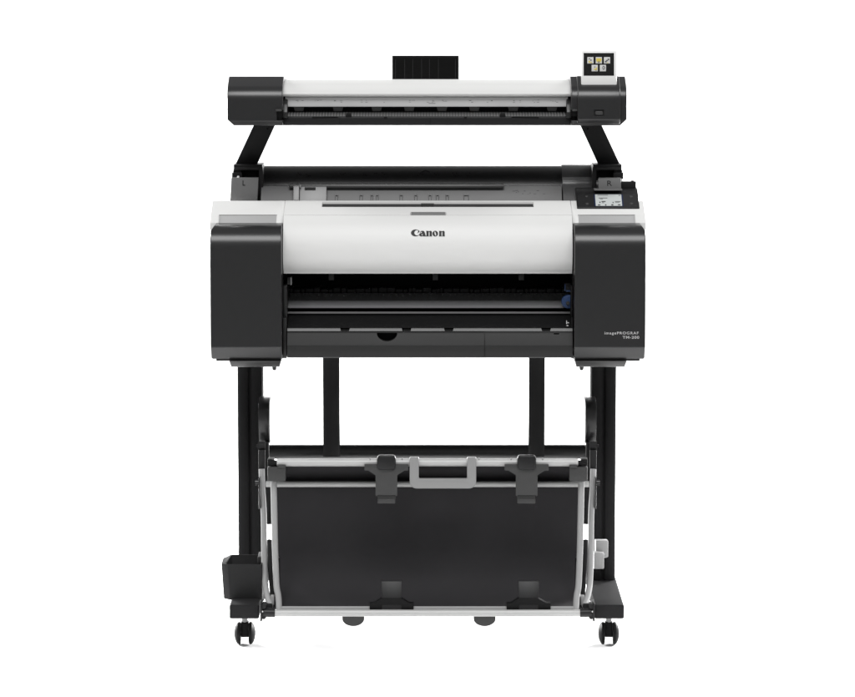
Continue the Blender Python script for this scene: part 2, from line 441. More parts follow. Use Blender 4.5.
# platen: ridged metal table under the print head
pl_pts = yz([(0.118, 306.2), (0.118, 308.0), (0.2, 304.5), (0.2, 293.0), (0.186, 294.6), (0.172, 297.0), (0.168, 297.2), (0.150, 300.4), (0.146, 300.6), (0.126, 304.9)])
mb = MB(); mb.prism('x', fillet(pl_pts, [0.001, 0, 0, 0, 0, 0, 0, 0, 0, 0.001], 3), X(287.6, .12), X(571.8, .12), 0.0)
platen = mb.build('platen', M['platen'], printer, smooth=20)
mb = MB()
for k in range(42):
    p = at(291 + k * 6.6, 294.8, 0.184); mb.box(p.x - .0016, p.x + .0016, 0.181, 0.186, p.z - .0007, p.z + .0012, 0.0004)
mb.build('pinch_dots', M['grey'], platen)
mb = MB()
rs = random.Random(3); px = 289.0
while px < 570:
    w = rs.uniform(2.0, 9.0); h = rs.uniform(0.5, 2.2); pbox(mb, px, px + w, 290.0 - h, 293.6, 0.2 + rs.uniform(0, .01), 0.24, 0.0008); px += w + rs.uniform(0.2, 1.2)
mb.build('print_head_guide', M['black'], printer)
mb = MB()
pbox(mb, 287.2, 292, 277.5, 284.6, 0.09, 0.12, 0.001); mb.build('cover_latch', M['midgrey'], printer)
for k in (331.3, 435.3, 521.4):
    mb = MB(); pbox(mb, k - 2.6, k + 2.6, 274.6, 280.2, 0.17, 0.19, 0.0006); mb.build('cover_hinge_tab', M['midgrey'], printer)
mb = MB(); pbox(mb, 290.6, 291.6, 277.4, 285, 0.085, 0.09); mb.build('latch_edge', M['light'], printer)
# blue release lever at the right end, its mate above, marks on the cheek
mb = MB(); c = at(568.3, 301.8, .1)
mb.lathe((c.x, .098, c.z), (0, 1, 0), [(0, .010), (.0015, .0150), (.004, .0160), (.012, .0160)], 22)
mb.box(c.x - .002, c.x + .010, .1, .11, c.z - .012, c.z + .016, .002)
lev = mb.build('release_lever', M['blue'], printer)
mb = MB(); mb.lathe((c.x - .001, .0945, c.z - .003), (0, 1, 0), [(0, .0035), (.004, .0048)], 14); mb.build('lever_hub', M['midgrey'], lev)
mb = MB(); pbox(mb, 564.5, 572, 283.2, 291.2, .11, .14, .001); lat = mb.build('carriage_latch', M['black'], printer)
mb = MB(); pbox(mb, 566, 571.6, 290.2, 291.8, .108, .115, .0005); pbox(mb, 564.6, 565.6, 284, 291, .108, .114, .0004); mb.build('latch_rim', M['blue'], lat)
mb = MB()
pbox(mb, 566.2, 567, 320.6, 324, .039, .041); pbox(mb, 566.8, 569, 322.4, 323.2, .039, .041); pbox(mb, 566.6, 568.2, 325, 326.2, .039, .041)
mb.build('alignment_mark', M['print'], tray)

# --- rear: roll cover, feed tray, sheet guide
yc, rr = 0.365, 0.070
zt = Z(165.6, yc); zc = zt - rr
mb = MB()
pr = [(yc + rr * math.cos(a), zc + rr * math.sin(a)) for a in [R(215 - 250 * k / 40) for k in range(41)]]
mb.prism('x', pr, X(262, .36), X(561, .36), 0.0)
roll = mb.build('roll_cover', M['roll'], printer, smooth=30)
mb = MB()
pr2 = [(yc + (rr + .003) * math.cos(a), zc + (rr + .003) * math.sin(a)) for a in [R(190 - 220 * k / 40) for k in range(41)]]
pr2 = [(p.x, p.y) for p in smooth_line([(y, Z(py, y), 0) for y, py in [(.222, 201.5), (.237, 198.5), (.256, 194.5), (.272, 190), (.283, 184.6), (.2875, 180)]], 5)] + [p for p in pr2 if p[1] > Z(178.5, .29) or p[0] > yc] + [(yc + .06, Z(203, .3))]
mb.prism('x', pr2, X(560.4, .36), X(597, .36), 0.0015)
mb.build('roll_end_cap', M['bar'], printer, smooth=40)
# arrow and marks moulded on the roll cover
mb = MB()
def on_roll(px, py):
    lo, hi = yc - rr, yc                       # find the depth where this row meets the cylinder
    for _ in range(40):
        m_ = (lo + hi) / 2; zz = Z(py, m_)
        if zz > zc + math.sqrt(max(rr * rr - (m_ - yc) ** 2, 0)): lo = m_
        else: hi = m_
    return at(px, py, lo), (Vector((0, lo - yc, Z(py, lo) - zc))).normalized()
def dab(mb, px, py, w, h):
    pa, n = on_roll(px, py); pb, n2 = on_roll(px + w, py + h)
    k = n * 0.0004
    b = bmesh.new(); t = [(pa.x, pa.y, pa.z), (pb.x, pa.y, pa.z), (pb.x, pb.y, pb.z), (pa.x, pb.y, pb.z)]
    vs = [b.verts.new(Vector(q) + k) for q in t] + [b.verts.new(Vector(q) - k * 3) for q in t]
    for f in ((0, 1, 2, 3), (7, 6, 5, 4), (0, 4, 5, 1), (1, 5, 6, 2), (2, 6, 7, 3), (3, 7, 4, 0)): b.faces.new([vs[i] for i in f])
    bmesh.ops.recalc_face_normals(b, faces=b.faces); mb._merge(b)
for k in range(7): dab(mb, 421.5 + k * .6, 171.6 - k * .26, .9, .5); dab(mb, 425.4 + k * .6, 170.1 + k * .26, .9, .5)
for q in (296, 306, 340, 363, 374, 381, 417, 434, 452, 466):
    for j in range(rs.randint(2, 5)): dab(mb, q + j * 1.4 + rs.uniform(0, .6), 172.4 + rs.uniform(0, 3.4), rs.uniform(.6, 1.3), .7)
mb.build('moulded_marks', M['black'], roll)
# feed tray in front of the roll
mb = MB()
mb.prism('x', yz([(0.222, 202.5), (0.256, 188.0), (0.262, 186.3), (0.30, 185.3)]) + [(0.30, Z(203, .222))], X(262, .25), X(561, .25), 0.001)
feed = mb.build('feed_tray', M['grey'], printer, smooth=25)
mb = MB(); mb.prism('x', yz([(0.245, 188.2), (0.248, 184.2), (0.275, 183.4), (0.275, 187)]), X(290, .25), X(503.5, .25), 0.001); mb.build('tray_lip', M['tray'], feed)
for q, w in ((337, 3.4), (361.5, 3.6), (372.2, 2.8), (377.5, 2.8), (401.3, 3.4), (415.9, 3.4), (430, 3.4), (437.4, 3.4), (447.1, 3.4), (466, 5.4)):
    ya = 0.2285; yb_ = 0.2385; mb = MB()
    for a, b_ in ((q - w / 2, q - w / 2 + .8), (q + w / 2 - .8, q + w / 2)):
        mb.prism('x', yz([(ya - .002, 200.6), (yb_ - .002, 194.4), (yb_ + .006, 194.4), (ya + .006, 200.6)]), X(a, .235), X(b_, .235))
    mb.prism('x', yz([(yb_ - .0035, 195.3), (yb_ - .0025, 194.2), (yb_ + .006, 194.2), (yb_ + .006, 195.3)]), X(q - w / 2, .235), X(q + w / 2, .235))
    mb.build('paper_stop', M['panel'], feed)
mb = MB()
mb.prism('x', yz([(0.214, 201.2), (0.236, 187.0), (0.246, 186.4), (0.236, 201.2)]), X(300.5, .23), X(327, .23), 0.0012)
mb.prism('x', yz([(0.212, 201.2), (0.232, 186.4), (0.246, 185.6), (0.236, 201.2)]), X(294.2, .23), X(299.9, .23), 0.0012)
mb.box(X(300.4, .23), X(301.6, .23), .226, .24, Z(187.5, .23), Z(184.8, .23), .0004)
guide = mb.build('sheet_guide', M['light'], printer)
mb = MB()
for a, b_, r0, r1 in ((305.2, 316, 187.2, 189.5), (295, 299.2, 192.0, 193.6), (295, 299.0, 199.2, 200.6)):
    y0 = .2105 + (201.2 - (r0 + r1) / 2) * .00145; mb.prism('x', yz([(y0, r1), (y0 + .003, r0), (y0 + .01, r0), (y0 + .008, r1)]), X(a, .22), X(b_, .22))
mb.build('guide_window', M['deep'], guide)
mb = MB()
for k in range(26): 
    q = 509 + rs.uniform(0, 34); r_ = rs.uniform(190, 198.5); y0 = .2222 + (202.5 - r_) * .00232 - .0012
    mb.prism('x', yz([(y0, r_ + .5), (y0 + .0012, r_), (y0 + .004, r_), (y0 + .003, r_ + .5)]), X(q, .24), X(q + rs.uniform(.8, 3), .24))
mb.build('moulded_marks', M['midgrey'], feed)

# --- operation panel on the right
def tilt(y0, r0, y1, r1, lift=0.0):
    return yz([(y0, r0), (y1, r1)])
PA, PB = (0.165, 207.5), (0.232, 190.5)         # front and back edge of the tilted panel
mb = MB()
mb.prism('x', yz([PA, (0.222, 192.6), PB, (0.262, 187.5), (0.275, 187.5)]) + [(0.275, Z(208, .2)), (0.165, Z(211, .165))], X(577.0, .17, 207), X(639.4, .17, 207), 0.0015)
ctl = mb.build('control_panel', M['black'], printer)
mb = MB(); mb.prism('x', yz([(0.255, 190), (0.255, 181.6), (0.285, 181.0), (0.285, 190)]), X(612, .26), X(635, .26), 0.001); pbox(mb, 631.2, 634.2, 180.6, 183, .256, .268, .0006)
mb.build('panel_hinge', M['black'], ctl)
def on_panel(py, lift=0.0):
    (ya, za), (yb_, zb_) = yz([PA, (0.222, 192.6)])
    lo, hi = ya, yb_
    for _ in range(40):
        m_ = (lo + hi) / 2
        if Z(py, m_) > za + (zb_ - za) * (m_ - ya) / (yb_ - ya): lo = m_
        else: hi = m_
    n = Vector((0, -(zb_ - za), yb_ - ya)).normalized(); return lo, Z(py, lo), n * lift
def plaque(mb, px0, px1, py0, py1, lift, inset0=0.0):
    ya, za, l = on_panel(py1, lift); yb_, zb_, _ = on_panel(py0, lift)
    xa, xb = X(px0, ya, py1), X(px1, ya, py1)
    lo = [(xa, ya, za), (xb, ya, za), (xb - inset0, yb_, zb_), (xa + inset0, yb_, zb_)]
    mb.hexa([(p[0], p[1] - l.y, p[2] - .002) for p in lo], [(p[0], p[1] + l.y, p[2] + l.z) for p in lo])
mb = MB(); plaque(mb, 578.5, 638.0, 194.2, 206.9, .0006); mb.build('panel_face', M['panel'], ctl)
mb = MB(); plaque(mb, 594.6, 623.6, 194.6, 206.4, .0010); mb.build('display_edge', M['edge'], ctl)
mb = MB(); plaque(mb, 595.8, 622.2, 194.9, 206.3, .0014); lcd = mb.build('display', M['lcd'], ctl)
mb = MB()
for a, b_, r0, r1 in ((597.6, 608, 195.5, 195.9), (618.5, 620.6, 195.6, 196.1), (598.6, 607.4, 198.3, 198.8), (600, 603, 199.3, 199.7), (601.6, 605.6, 201.6, 202.5), (602, 604, 203, 203.5), (599.4, 600.6, 202.2, 203.4),
                      (615, 620.5, 201.8, 202.3), (612.6, 613.6, 202.4, 203.6), (615, 619.6, 202.9, 203.2), (598, 600.4, 205, 205.9), (605.2, 606.4, 204.8, 206), (611.4, 613.4, 204.8, 206), (618, 620.6, 204.9, 205.8)):
    plaque(mb, a, b_, r0, r1, .0017)
mb.build('display_text', M['mark'], lcd)
for bx, by in ((586.6, 196.3), (587.0, 203.6), (630.8, 196.5), (631.2, 203.5)):
    mb = MB()
    ya, za, l = on_panel(by, .0012); xx = X(bx, ya, by)
    mb.lathe((xx, ya, za - .001), (0, l.y, l.z), [(0, .0038), (.0015, .0036), (.0021, .0026)], 18)
    mb.build('button', M['midgrey'], ctl)

# ================================================================== SCANNER MOUNT (arms and brackets)
mount = thing('scanner_mount', (0, 0.30, Z(200, .25)), 'pair of black slanting arms with grey L and R brackets under the scanner', 'mount')
for side in (0, 1):
    def q(p): return p if side == 0 else 855.3 - p
    # arm: flat folded steel plate leaning inwards and up
    A = [at(q(232.6), 170, .30), at(q(254.5), 170, .30)]; B = [at(q(254.6), 123, .26), at(q(276.0), 123, .26)]
    th = Vector((0, .012, 0))
    mb = MB(); mb.hexa([A[0], A[1], A[1] + th, A[0] + th], [B[0], B[1], B[1] + th, B[0] + th], 0.0015)
    arm = mb.build('arm', M['bin'], mount)
    mb = MB(); s0 = at(q(267.7), 128.8, .262); mb.lathe((s0.x, s0.y - .0006, s0.z), (0, 1, 0), [(0, .0016), (.0005, .0024), (.004, .0024)], 12); mb.build('screw', M['deep'], arm)
    # bracket
    def qb(a, b_): return tuple(sorted((q(a), q(b_))))
    mb = MB()
    a, b_ = qb(233.4, 262.5); pbox(mb, a, b_, 164.6, 170.4, .262, .345, 0.0015)           # cap
    a, b_ = qb(233.0, 241.4); pbox(mb, a, b_, 169.6, 203, .268, .345, 0.001)              # outer wall
    a, b_ = qb(258.8, 263.0); pbox(mb, a, b_, 166.5, 203, .258, .345, 0.001)              # inner wall
    a, b_ = qb(239, 261); pbox(mb, a, b_, 168, 203, .325, .345, 0.001)                    # back
    a, b_ = qb(231.8, 242); pbox(mb, a, b_, 172.6, 179, .264, .285, 0.001)
    br = mb.build('bracket', M['black'], mount)
    mb = MB(); a, b_ = qb(234.4, 260.6); pbox(mb, a, b_, 167.4, 169.6, .2605, .2635, 0.0008); mb.build('cap_edge', M['tray'], br)
    if side == 0:
        mb = MB()
        mb.hexa([at(229.8, 202.5, .232), at(257.2, 202.5, .232), at(259, 202.5, .30), at(231, 202.5, .30)], [at(231.0, 177.9, .232), at(258.4, 177.9, .232), at(259, 177, .27), at(232, 177, .27)], 0.0018)
        pl = mb.build('lettered_cover', M['grey'], mount)
        letters('L', 'lettering', M['ink'], pl, 242.6, 245.2, 180.4, 185.6, .2319, bold=0.02)
        mb = MB(); s0 = at(238.2, 177, .25); mb.lathe((s0.x, s0.y, s0.z), (0, -1, .3), [(0, .003), (.002, .0026)], 12); mb.build('screw', M['chrome'], br)
    else:
        mb = MB()
        mb.hexa([at(598.4, 189.4, .222), at(621.2, 189.4, .222), at(621.2, 188.4, .262), at(599, 188.4, .262)], [at(598.2, 178.2, .228), at(621.0, 178.2, .228), at(620.4, 177.4, .262), at(599, 177.4, .262)], 0.0012)
        mb.box(X(594.4, .2, 189), X(622.6, .2, 189), .212, .262, Z(190.6, .212), Z(189.2, .212), 0.0006)
        pl = mb.build('lettered_cover', M['grey'], mount)
        letters('R', 'lettering', M['ink'], pl, 607.2, 612.0, 180.6, 185.8, .2245, bold=0.01, surf=lambda py: .2281 - (py - 178.2) * .00054)

# ================================================================== SCANNER
scan = thing('large_format_scanner', (0, .26, Z(125.5, .16)), 'long white and charcoal scanner on slanting arms, small touch screen at its right end', 'scanner')
sx0, sx1 = X(277, .16, 110), X(577.6, .16, 110)
# white lid
lp = smooth_line([(y, Z(py, y), 0) for y, py in [(.166, 95.6), (.1635, 93.6), (.170, 90.5), (.185, 86.6), (.21, 83.0), (.245, 80.5), (.285, 79.2), (.32, 79.6)]], 5)
lp = [(p.x, p.y) for p in lp]
mb = MB(); mb.prism('x', lp + [(.40, Z(84, .32)), (.40, Z(97, .3)), (.18, Z(96.6, .18))], sx0, sx1, 0.0)
mb.build('lid', M['lid'], scan, smooth=30)
mb = MB()
mb.prism('x', yz([(.1655, 125.3), (.158, 124.6), (.157, 117.4), (.160, 116.2)]) + [(.40, Z(116, .16)), (.40, Z(125.3, .1655))], X(283, .158, 120), X(577, .158, 120), 0.001)
mb.box(sx0, sx1, .235, .395, Z(117, .235), Z(96, .235))
base = mb.build('scanner_body', M['black'], scan)
for q in (339.2, 430): mb = MB(); pbox(mb, q, q + .35, 118, 124.6, .1565, .16); mb.build('joint_line', M['deep'], base)
# grey upper strip with printed marks
mb = MB(); mb.prism('x', yz([(.179, 106.7), (.178, 104.4), (.178, 97.6), (.186, 95.0)]) + [(.22, Z(95, .19)), (.22, Z(106.7, .176))], X(285.0, .176, 100), X(568, .176, 100), 0.0008)
strip = mb.build('guide_strip', M['ruler'], scan, smooth=20)
mb = MB()
for q in (295.6, 301, 315, 319.5, 334, 338.8, 360.2, 364.7, 383, 408, 412, 425.6, 432, 441, 445, 468, 471, 486, 491, 512.6, 517.5, 532.6, 536.5, 550, 554.5):
    for j in range(rs.randint(1, 3)):
        r_ = 99.3 + rs.choice([0, 0, .7, 1.9]) + rs.uniform(0, .3); y0 = .1778
        w = rs.uniform(.8, 2.3); h = rs.uniform(.8, 1.2); qq = q + rs.uniform(-.4, 2.2)
        mb.prism('x', [(y0, Z(r_ + h, y0)), (y0 + .0006, Z(r_, y0)), (y0 + .002, Z(r_, y0)), (y0 + .002, Z(r_ + h, y0))], X(qq, .18, 100), X(qq + w, .18, 100))
pbox(mb, 428.6, 435.4, 103.1, 103.5, .1775, .18)
mb.build('printed_marks', M['mark'], strip)
# rollers in the black slot
for q in (299, 338, 376.7, 409.2, 442, 474.4, 513.2, 552):
    mb = MB()
    mb.hexa([at(q - 4.2, 111.2, .190), at(q + 4.2, 111.2, .190), at(q + 4.2, 111.2, .225), at(q - 4.2, 111.2, .225)], [at(q - 5.3, 107, .182), at(q + 5.3, 107, .182), at(q + 5.3, 107, .225), at(q - 5.3, 107, .225)], .0006)
    mb.build('feed_roller', M['grey'], scan)
# ridged paper table
pts = yz([(.160, 116.8), (.163, 114.9), (.215, 110.9), (.235, 110.6)]) + [(.235, Z(118, .2)), (.160, Z(118.4, .16))]
cuts = MB(); mb = MB(); mb.prism('x', pts, X(286, .165, 114), X(568, .165, 114), 0.0005)
table = mb.build('paper_table', M['midgrey'], scan, smooth=20)
mb = MB()
q = 288.0
while q < 566:
    mb.prism('x', yz([(.1606, 116.5), (.1622, 114.4), (.214, 110.5), (.214, 112)]), X(q, .165, 114), X(q + 1.5, .165, 114)); q += 2.9
mb.build('table_rib', M['rib'], table)
for q in (348.6, 502.6): mb = MB(); c = at(q, 115, .158); mb.prism('y', fillet([(c.x - .0075, c.z - .004), (c.x + .0075, c.z - .004), (c.x + .005, c.z + .0045), (c.x - .005, c.z + .0045)], .0015, 3), .156, .17, .0005); mb.build('table_clip', M['deep'], table)
for q in (385.5, 465.5): mb = MB(); pbox(mb, q - 1.6, q + 1.6, 116.6, 118.6, .1555, .16, .0005); mb.build('table_clip', M['deep'], table)
for a, b_, e in ((313, 339, -1), (511, 538, 1)):
    mb = MB(); h0, h1 = (118.1, 116.9) if e < 0 else (116.9, 118.1)
    mb.prism('y', [(X(a, .156), Z(116.6, .156)), (X(b_, .156), Z(116.6, .156)), (X(b_, .156), Z(h1, .156)), (X(a, .156), Z(h0, .156))], .1556, .16); mb.build('table_edge_gap', M['deep'], table)
# end caps
for side in (0, 1):
    def q(p): return p if side == 0 else 854.0 - p
    pts = yz([(.135, 125.4), (.125, 121), (.125, 89.6), (.200, 76.3), (.30, 76.6)]) + [(.41, Z(80, .3)), (.41, Z(125.4, .135))]
    x0, x1 = sorted((X(q(227.0), .125, 100), X(q(282.6), .125, 100)))
    ch = MB(); xo = X(q(227.0), .125, 100); s = 1 if side == 0 else -1; zq = Z(125.4, .135)
    ch.prism('y', [(xo - s * .01, zq - .01), (xo - s * .01, zq + .0155 + .0095), (xo + s * .0155, zq - .0005), (xo + s * .0155, zq - .01)][::s], .05, .5)
    pk = MB()
    xa, xb = sorted((X(q(276.6), .125, 115), X(q(284), .125, 115))); pk.box(xa, xb, .1, .16, Z(120.4, .125), Z(110.0, .125))
    mb = MB(); mb.prism('x', fillet(pts, [.005, .006, .036, .012, .01, .01, .006], 10), x0, x1, .0025, 3, 50)
    cap = mb.build('end_cap', M['panel'], scan, cuts=[ch, pk], smooth=35)
    mb = MB(); xa, xb = sorted((X(q(275.6), .123, 110), X(q(281.6), .123, 110))); mb.box(xa, xb, .121, .15, Z(111.2, .121), Z(109.2, .121), .0006); mb.build('release_lip', M['midgrey'], cap)
    mb = MB(); xa, xb = sorted((X(q(281.6), .15, 110), X(q(288.2), .15, 110)))
    # paper edge guide next to the cap: hollow black housing with a curved fin
    mb.box(xa, xb, .19, .30, Z(118, .19), Z(94.6, .19))
    mb.build('feed_housing', M['deep'], scan)
    mb = MB(); xa, xb = sorted((X(q(282.6), .15, 110), X(q(287.4), .15, 110)))
    mb.prism('x', fillet(yz([(.150, 117.8), (.150, 112), (.163, 103), (.185, 97.6), (.205, 97.6), (.205, 118)]), [.002, .006, .02, .004, 0, 0], 5), xa, xb, .0015)
    mb.build('edge_guide', M['tray'], scan)
    mb = MB(); xa, xb = sorted((X(q(280.6), .13, 110), X(q(288.5), .13, 110))); mb.box(xa, xb, .158, .3, Z(125.3, .158), Z(117.6, .158), .001); mb.build('end_block', M['black'], scan)
    if side == 1:
        # the raised front box that carries the screen and the power button
        bx0, bx1 = X(577.6, .118, 105), X(620.4, .118, 105)
        pts = yz([(.121, 124.0), (.112, 119.5), (.112, 90.2), (.180, 76.0), (.28, 75.6)]) + [(.30, Z(124, .121))]
        rec = MB(); pbox(rec, 594, 604.2, 109.8, 116.0, .10, .1165)
        mb = MB(); mb.prism('x', fillet(pts, [.007, .010, .038, .012, .01, 0], 10), bx0, bx1, .0028, 3, 50)
        mbx = mb.build('screen_housing', M['panel'], cap, cuts=[rec], smooth=35)
        mb = MB(); c = at(599.1, 112.9, .113); mb.prism('y', fillet([(c.x - .0085, c.z - .0042), (c.x + .0085, c.z - .0042), (c.x + .0085, c.z + .0042), (c.x - .0085, c.z + .0042)], .0025, 4), .112, .117, .0006)
        mb.build('power_button', M['midgrey'], cap)
# rear paper guide
mb = MB()
gy = .43
def gcol(px): t = (px - 425.5) / 33.6; return gy + .02 * (1 - t * t)
cols = [392 + (459 - 392) * k / 24 for k in range(25)]
rows = [56.9, 58.0, 68.0, 80.0, 92.0]
mb.sheet([[at(c_, r_, gcol(c_) + (.004 if i == 0 else 0)) for c_ in cols] for i, r_ in enumerate(rows)], -.004)
rg = rg = mb.build('rear_paper_guide', M['guide'], scan, smooth=40)
for q_ in (395.5, 404.7, 412.7, 421.6, 429.4, 438.4, 455.5):
    y0 = gcol(q_); p0_, p1_ = at(q_, 59, y0), at(q_, 80, y0); mb = MB(); mb.box(p0_.x - .0006, p0_.x + .0006, y0 - .0052, y0 + .001, p1_.z, p0_.z); mb.build('guide_rib', M['bin'], rg)  # ribs coloured lighter than the sheet, standing in for their highlights
# touch screen, leaning back a little
def ts(px, py, off):                        # a point of the tilted screen plane
    y = .138 + (85.2 - py) * .00075; p = at(px, py, y); return Vector((p.x, y - off, p.z + off * .33))
def slab(mb, px0, px1, py0, py1, o0, o1, bevel=0.0):
    c4 = ((px0, py1), (px1, py1), (px1, py0), (px0, py0))
    mb.hexa([ts(a, b_, o0) for a, b_ in c4], [ts(a, b_, o1) for a, b_ in c4], bevel)
mb = MB(); slab(mb, 581.2, 616.9, 50.2, 85.6, -.012, .0, .003)
scr = mb.build('touch_screen', M['white'], scan)
mb = MB(); slab(mb, 583.6, 614.0, 53.0, 75.6, -.002, .0005); mb.build('display', M['glass'], scr)
ICONS = [(590.4, 60.3), (598.8, 60.3), (607.0, 60.3), (594.7, 68.1), (602.9, 68.1)]
for i, (ix, iy) in enumerate(ICONS):
    mb = MB(); slab(mb, ix - 3.1, ix + 3.1, iy - 3.2, iy + 3.2, 0, .0010, .0002); mb.build('icon', M['icon'], scr)
mb = MB()                                    # yellow pictograms
for a, b_, c_, d_ in ((588.6, 60.8, 589.8, 62.6), (589.8, 62.2, 592.2, 63.0), (596.2, 58.4, 601.4, 61.2), (597, 61.2, 598, 62.4), (599.4, 61.2, 600.6, 62.4), (594.0, 68.6, 597.2, 70.0), (596.2, 67.2, 597.2, 68.6), (606.8, 62.6, 608, 63.2)):
    slab(mb, a, c_, b_, d_, .0008, .0014)
mb.build('icon_symbol', M['icon_yellow'], scr)
mb = MB()                                    # dark pictograms
for a, b_, c_, d_ in ((588.8, 58.4, 590, 59.4), (590.2, 59.6, 591.6, 60.8), (598.2, 61.2, 599.2, 63.2), (605, 61, 606.6, 62.4), (606.2, 60, 607.8, 61.2), (607.6, 58.8, 609.2, 60.2), (602.6, 66, 604.4, 66.8), (604.0, 66.8, 604.9, 69.0), (602.8, 68.8, 604.2, 69.8), (602, 67.4, 603, 68.4), (594, 66.6, 595.4, 67.4), (595.6, 70.0, 596.6, 70.6)):
    slab(mb, a, c_, b_, d_, .0008, .0015)
mb.build('icon_symbol', M['mark'], scr)

# ================================================================== STAND
stand = thing('printer_stand', (0, .32, 0), 'black steel stand on twin-wheel casters, two columns and long flat feet under the printer', 'stand')
FB = .66                                     # back end of the feet
for side in (0, 1):
    def q(p): return p if side == 0 else 853.6 - p
    s = 1 if side == 0 else -1
    y0 = -.03
    xo, xi = X(q(229.5), y0, 612), X(q(259.0), y0, 612)
    # foot: long shallow box
    zf0, zf1 = Z(619.0, y0), Z(605.0, y0)
    mb = MB(); mb.box(min(xo, xi), max(xo, xi), y0, FB, zf0, zf1, .0035, 3)
    foot = mb.build('foot', M['steel'], stand)
    for dx in (.1, .9):
        mb = MB(); mb.lathe((xo + (xi - xo) * dx, .0, zf0 + .001), (0, 0, -1), [(0, .006), (.003, .005)], 12); mb.build('bolt', M['black'], foot)
    # column: fluted steel post, plan outline swept upwards
    cx0, cx1 = X(q(238.2), .29, 470), X(q(263.0), .29, 470)
    w = abs(cx1 - cx0); n = 26; outl = []
    for k in range(n + 1):                    # front: two soft lobes with a valley between
        t = k / n; lobe = .010 * math.sqrt(max(0, 1 - ((t - .24) / .25) ** 2)) if t < .46 else .007 * math.sqrt(max(0, 1 - ((t - .76) / .25) ** 2))
        outl.append((cx0 + s * w * t, .285 - lobe))
    outl += [(cx0 + s * w, .345), (cx0, .345)]
    if side == 1: outl = outl[::-1]
    mb = MB(); mb.prism('z', outl, zf1 - .003, Z(366, .1), 0.0)
    mb.build('column', M['steel'], stand, smooth=50)
    # casters, front and back
    for yy in (.085, FB - .06):
        cx = X(q(244.9), .085, 630); rw = .0262
        mb = MB()
        pr = fillet([(yy - .010, .036), (yy - .012, .018), (yy + .016, .016), (yy + .016, .0535), (yy - .008, .0535)], .005, 4)
        mb.prism('x', pr, cx - .0085, cx + .0085, .001)
        cas = mb.build('caster', M['rubber'], stand)
        mb = MB(); mb.lathe((cx, yy, zf0 + .0015), (0, 0, -1), [(0, .0068), (.0345, .0068)], 16); mb.build('stem', M['tube'], cas)
        for sd in (-1, 1):
            mb = MB()
            mb.lathe((cx + sd * .0105, yy, rw), (sd, 0, 0), [(-.001, .010), (-.001, rw - .002), (.001, rw), (.006, rw - .0008), (.0095, rw - .005), (.0122, rw - .012), (.0138, .006), (.0140, .002)], 36)
            mb.build('wheel', M['rubber'], cas, smooth=35)
    if side == 1:
        mb = MB()
        a, b_ = sorted((q(258.6), q(245.6)))
        mb.prism('x', fillet(yz([(.20, 557.4), (.20, 540.4), (.262, 539), (.262, 558)]), [.006, .008, 0, 0], 5), X(595.8, .20, 548), X(608.2, .20, 548), .002)
        lv = mb.build('lock_lever', M['pad'], stand)
        mb = MB(); mb.prism('x', fillet(yz([(.165, 569), (.165, 553), (.205, 551), (.205, 569)]), [.004, .010, 0, 0], 5), X(594.0, .165, 560), X(604.0, .165, 560), .002)
        mb.build('lever_tip', M['pad'], lv)
# rear cross-tube
yb2 = .315
mb = MB(); mb.tube([at(262, 451.9, yb2), at(592, 451.9, yb2)], .0172, 24); mb.build('crossbar', M['roll'], stand)

# ================================================================== PAPER BASKET
bask = thing('paper_basket', (0, .05, Z(613.2, -.06)), 'black fabric paper-catching basket in a silver tube frame hanging between the stand columns', 'basket')
# fabric: a hammock from the top rod down to the bottom rod
fp = smooth_line([(y, Z(py, y), 0) for y, py in [(.032, 464.0), (.070, 469), (.088, 476), (.080, 484.5), (.090, 505), (.108, 535), (.114, 557), (.102, 577), (.066, 594), (.014, 604.5), (-.040, 609.5)]], 6)
mb = MB(); g = []
rsf = random.Random(8)
for p in fp:
    zpix = (p.y - Z(609, 0)) / (Z(464, 0) - Z(609, 0))
    row = []
    for k in range(41):
        t = k / 40
        px_ = 274.5 + (580.0 - 274.5) * t
        sag = .006 * math.sin(math.pi * t) * math.sin(math.pi * max(0, min(1, zpix)))
        rip = .0012 * math.sin(9 * t + 2.3 * zpix) * math.sin(5.1 * t - 3 * zpix + .7) * max(0, min(1, 4 * zpix, 4 - 4 * zpix))
        row.append((X(px_, .08, 540), p.x + sag + rip, p.y))
    g.append(row)
mb.sheet(g, .0015)
fab = mb.build('fabric', M['fabric'], bask, smooth=60)
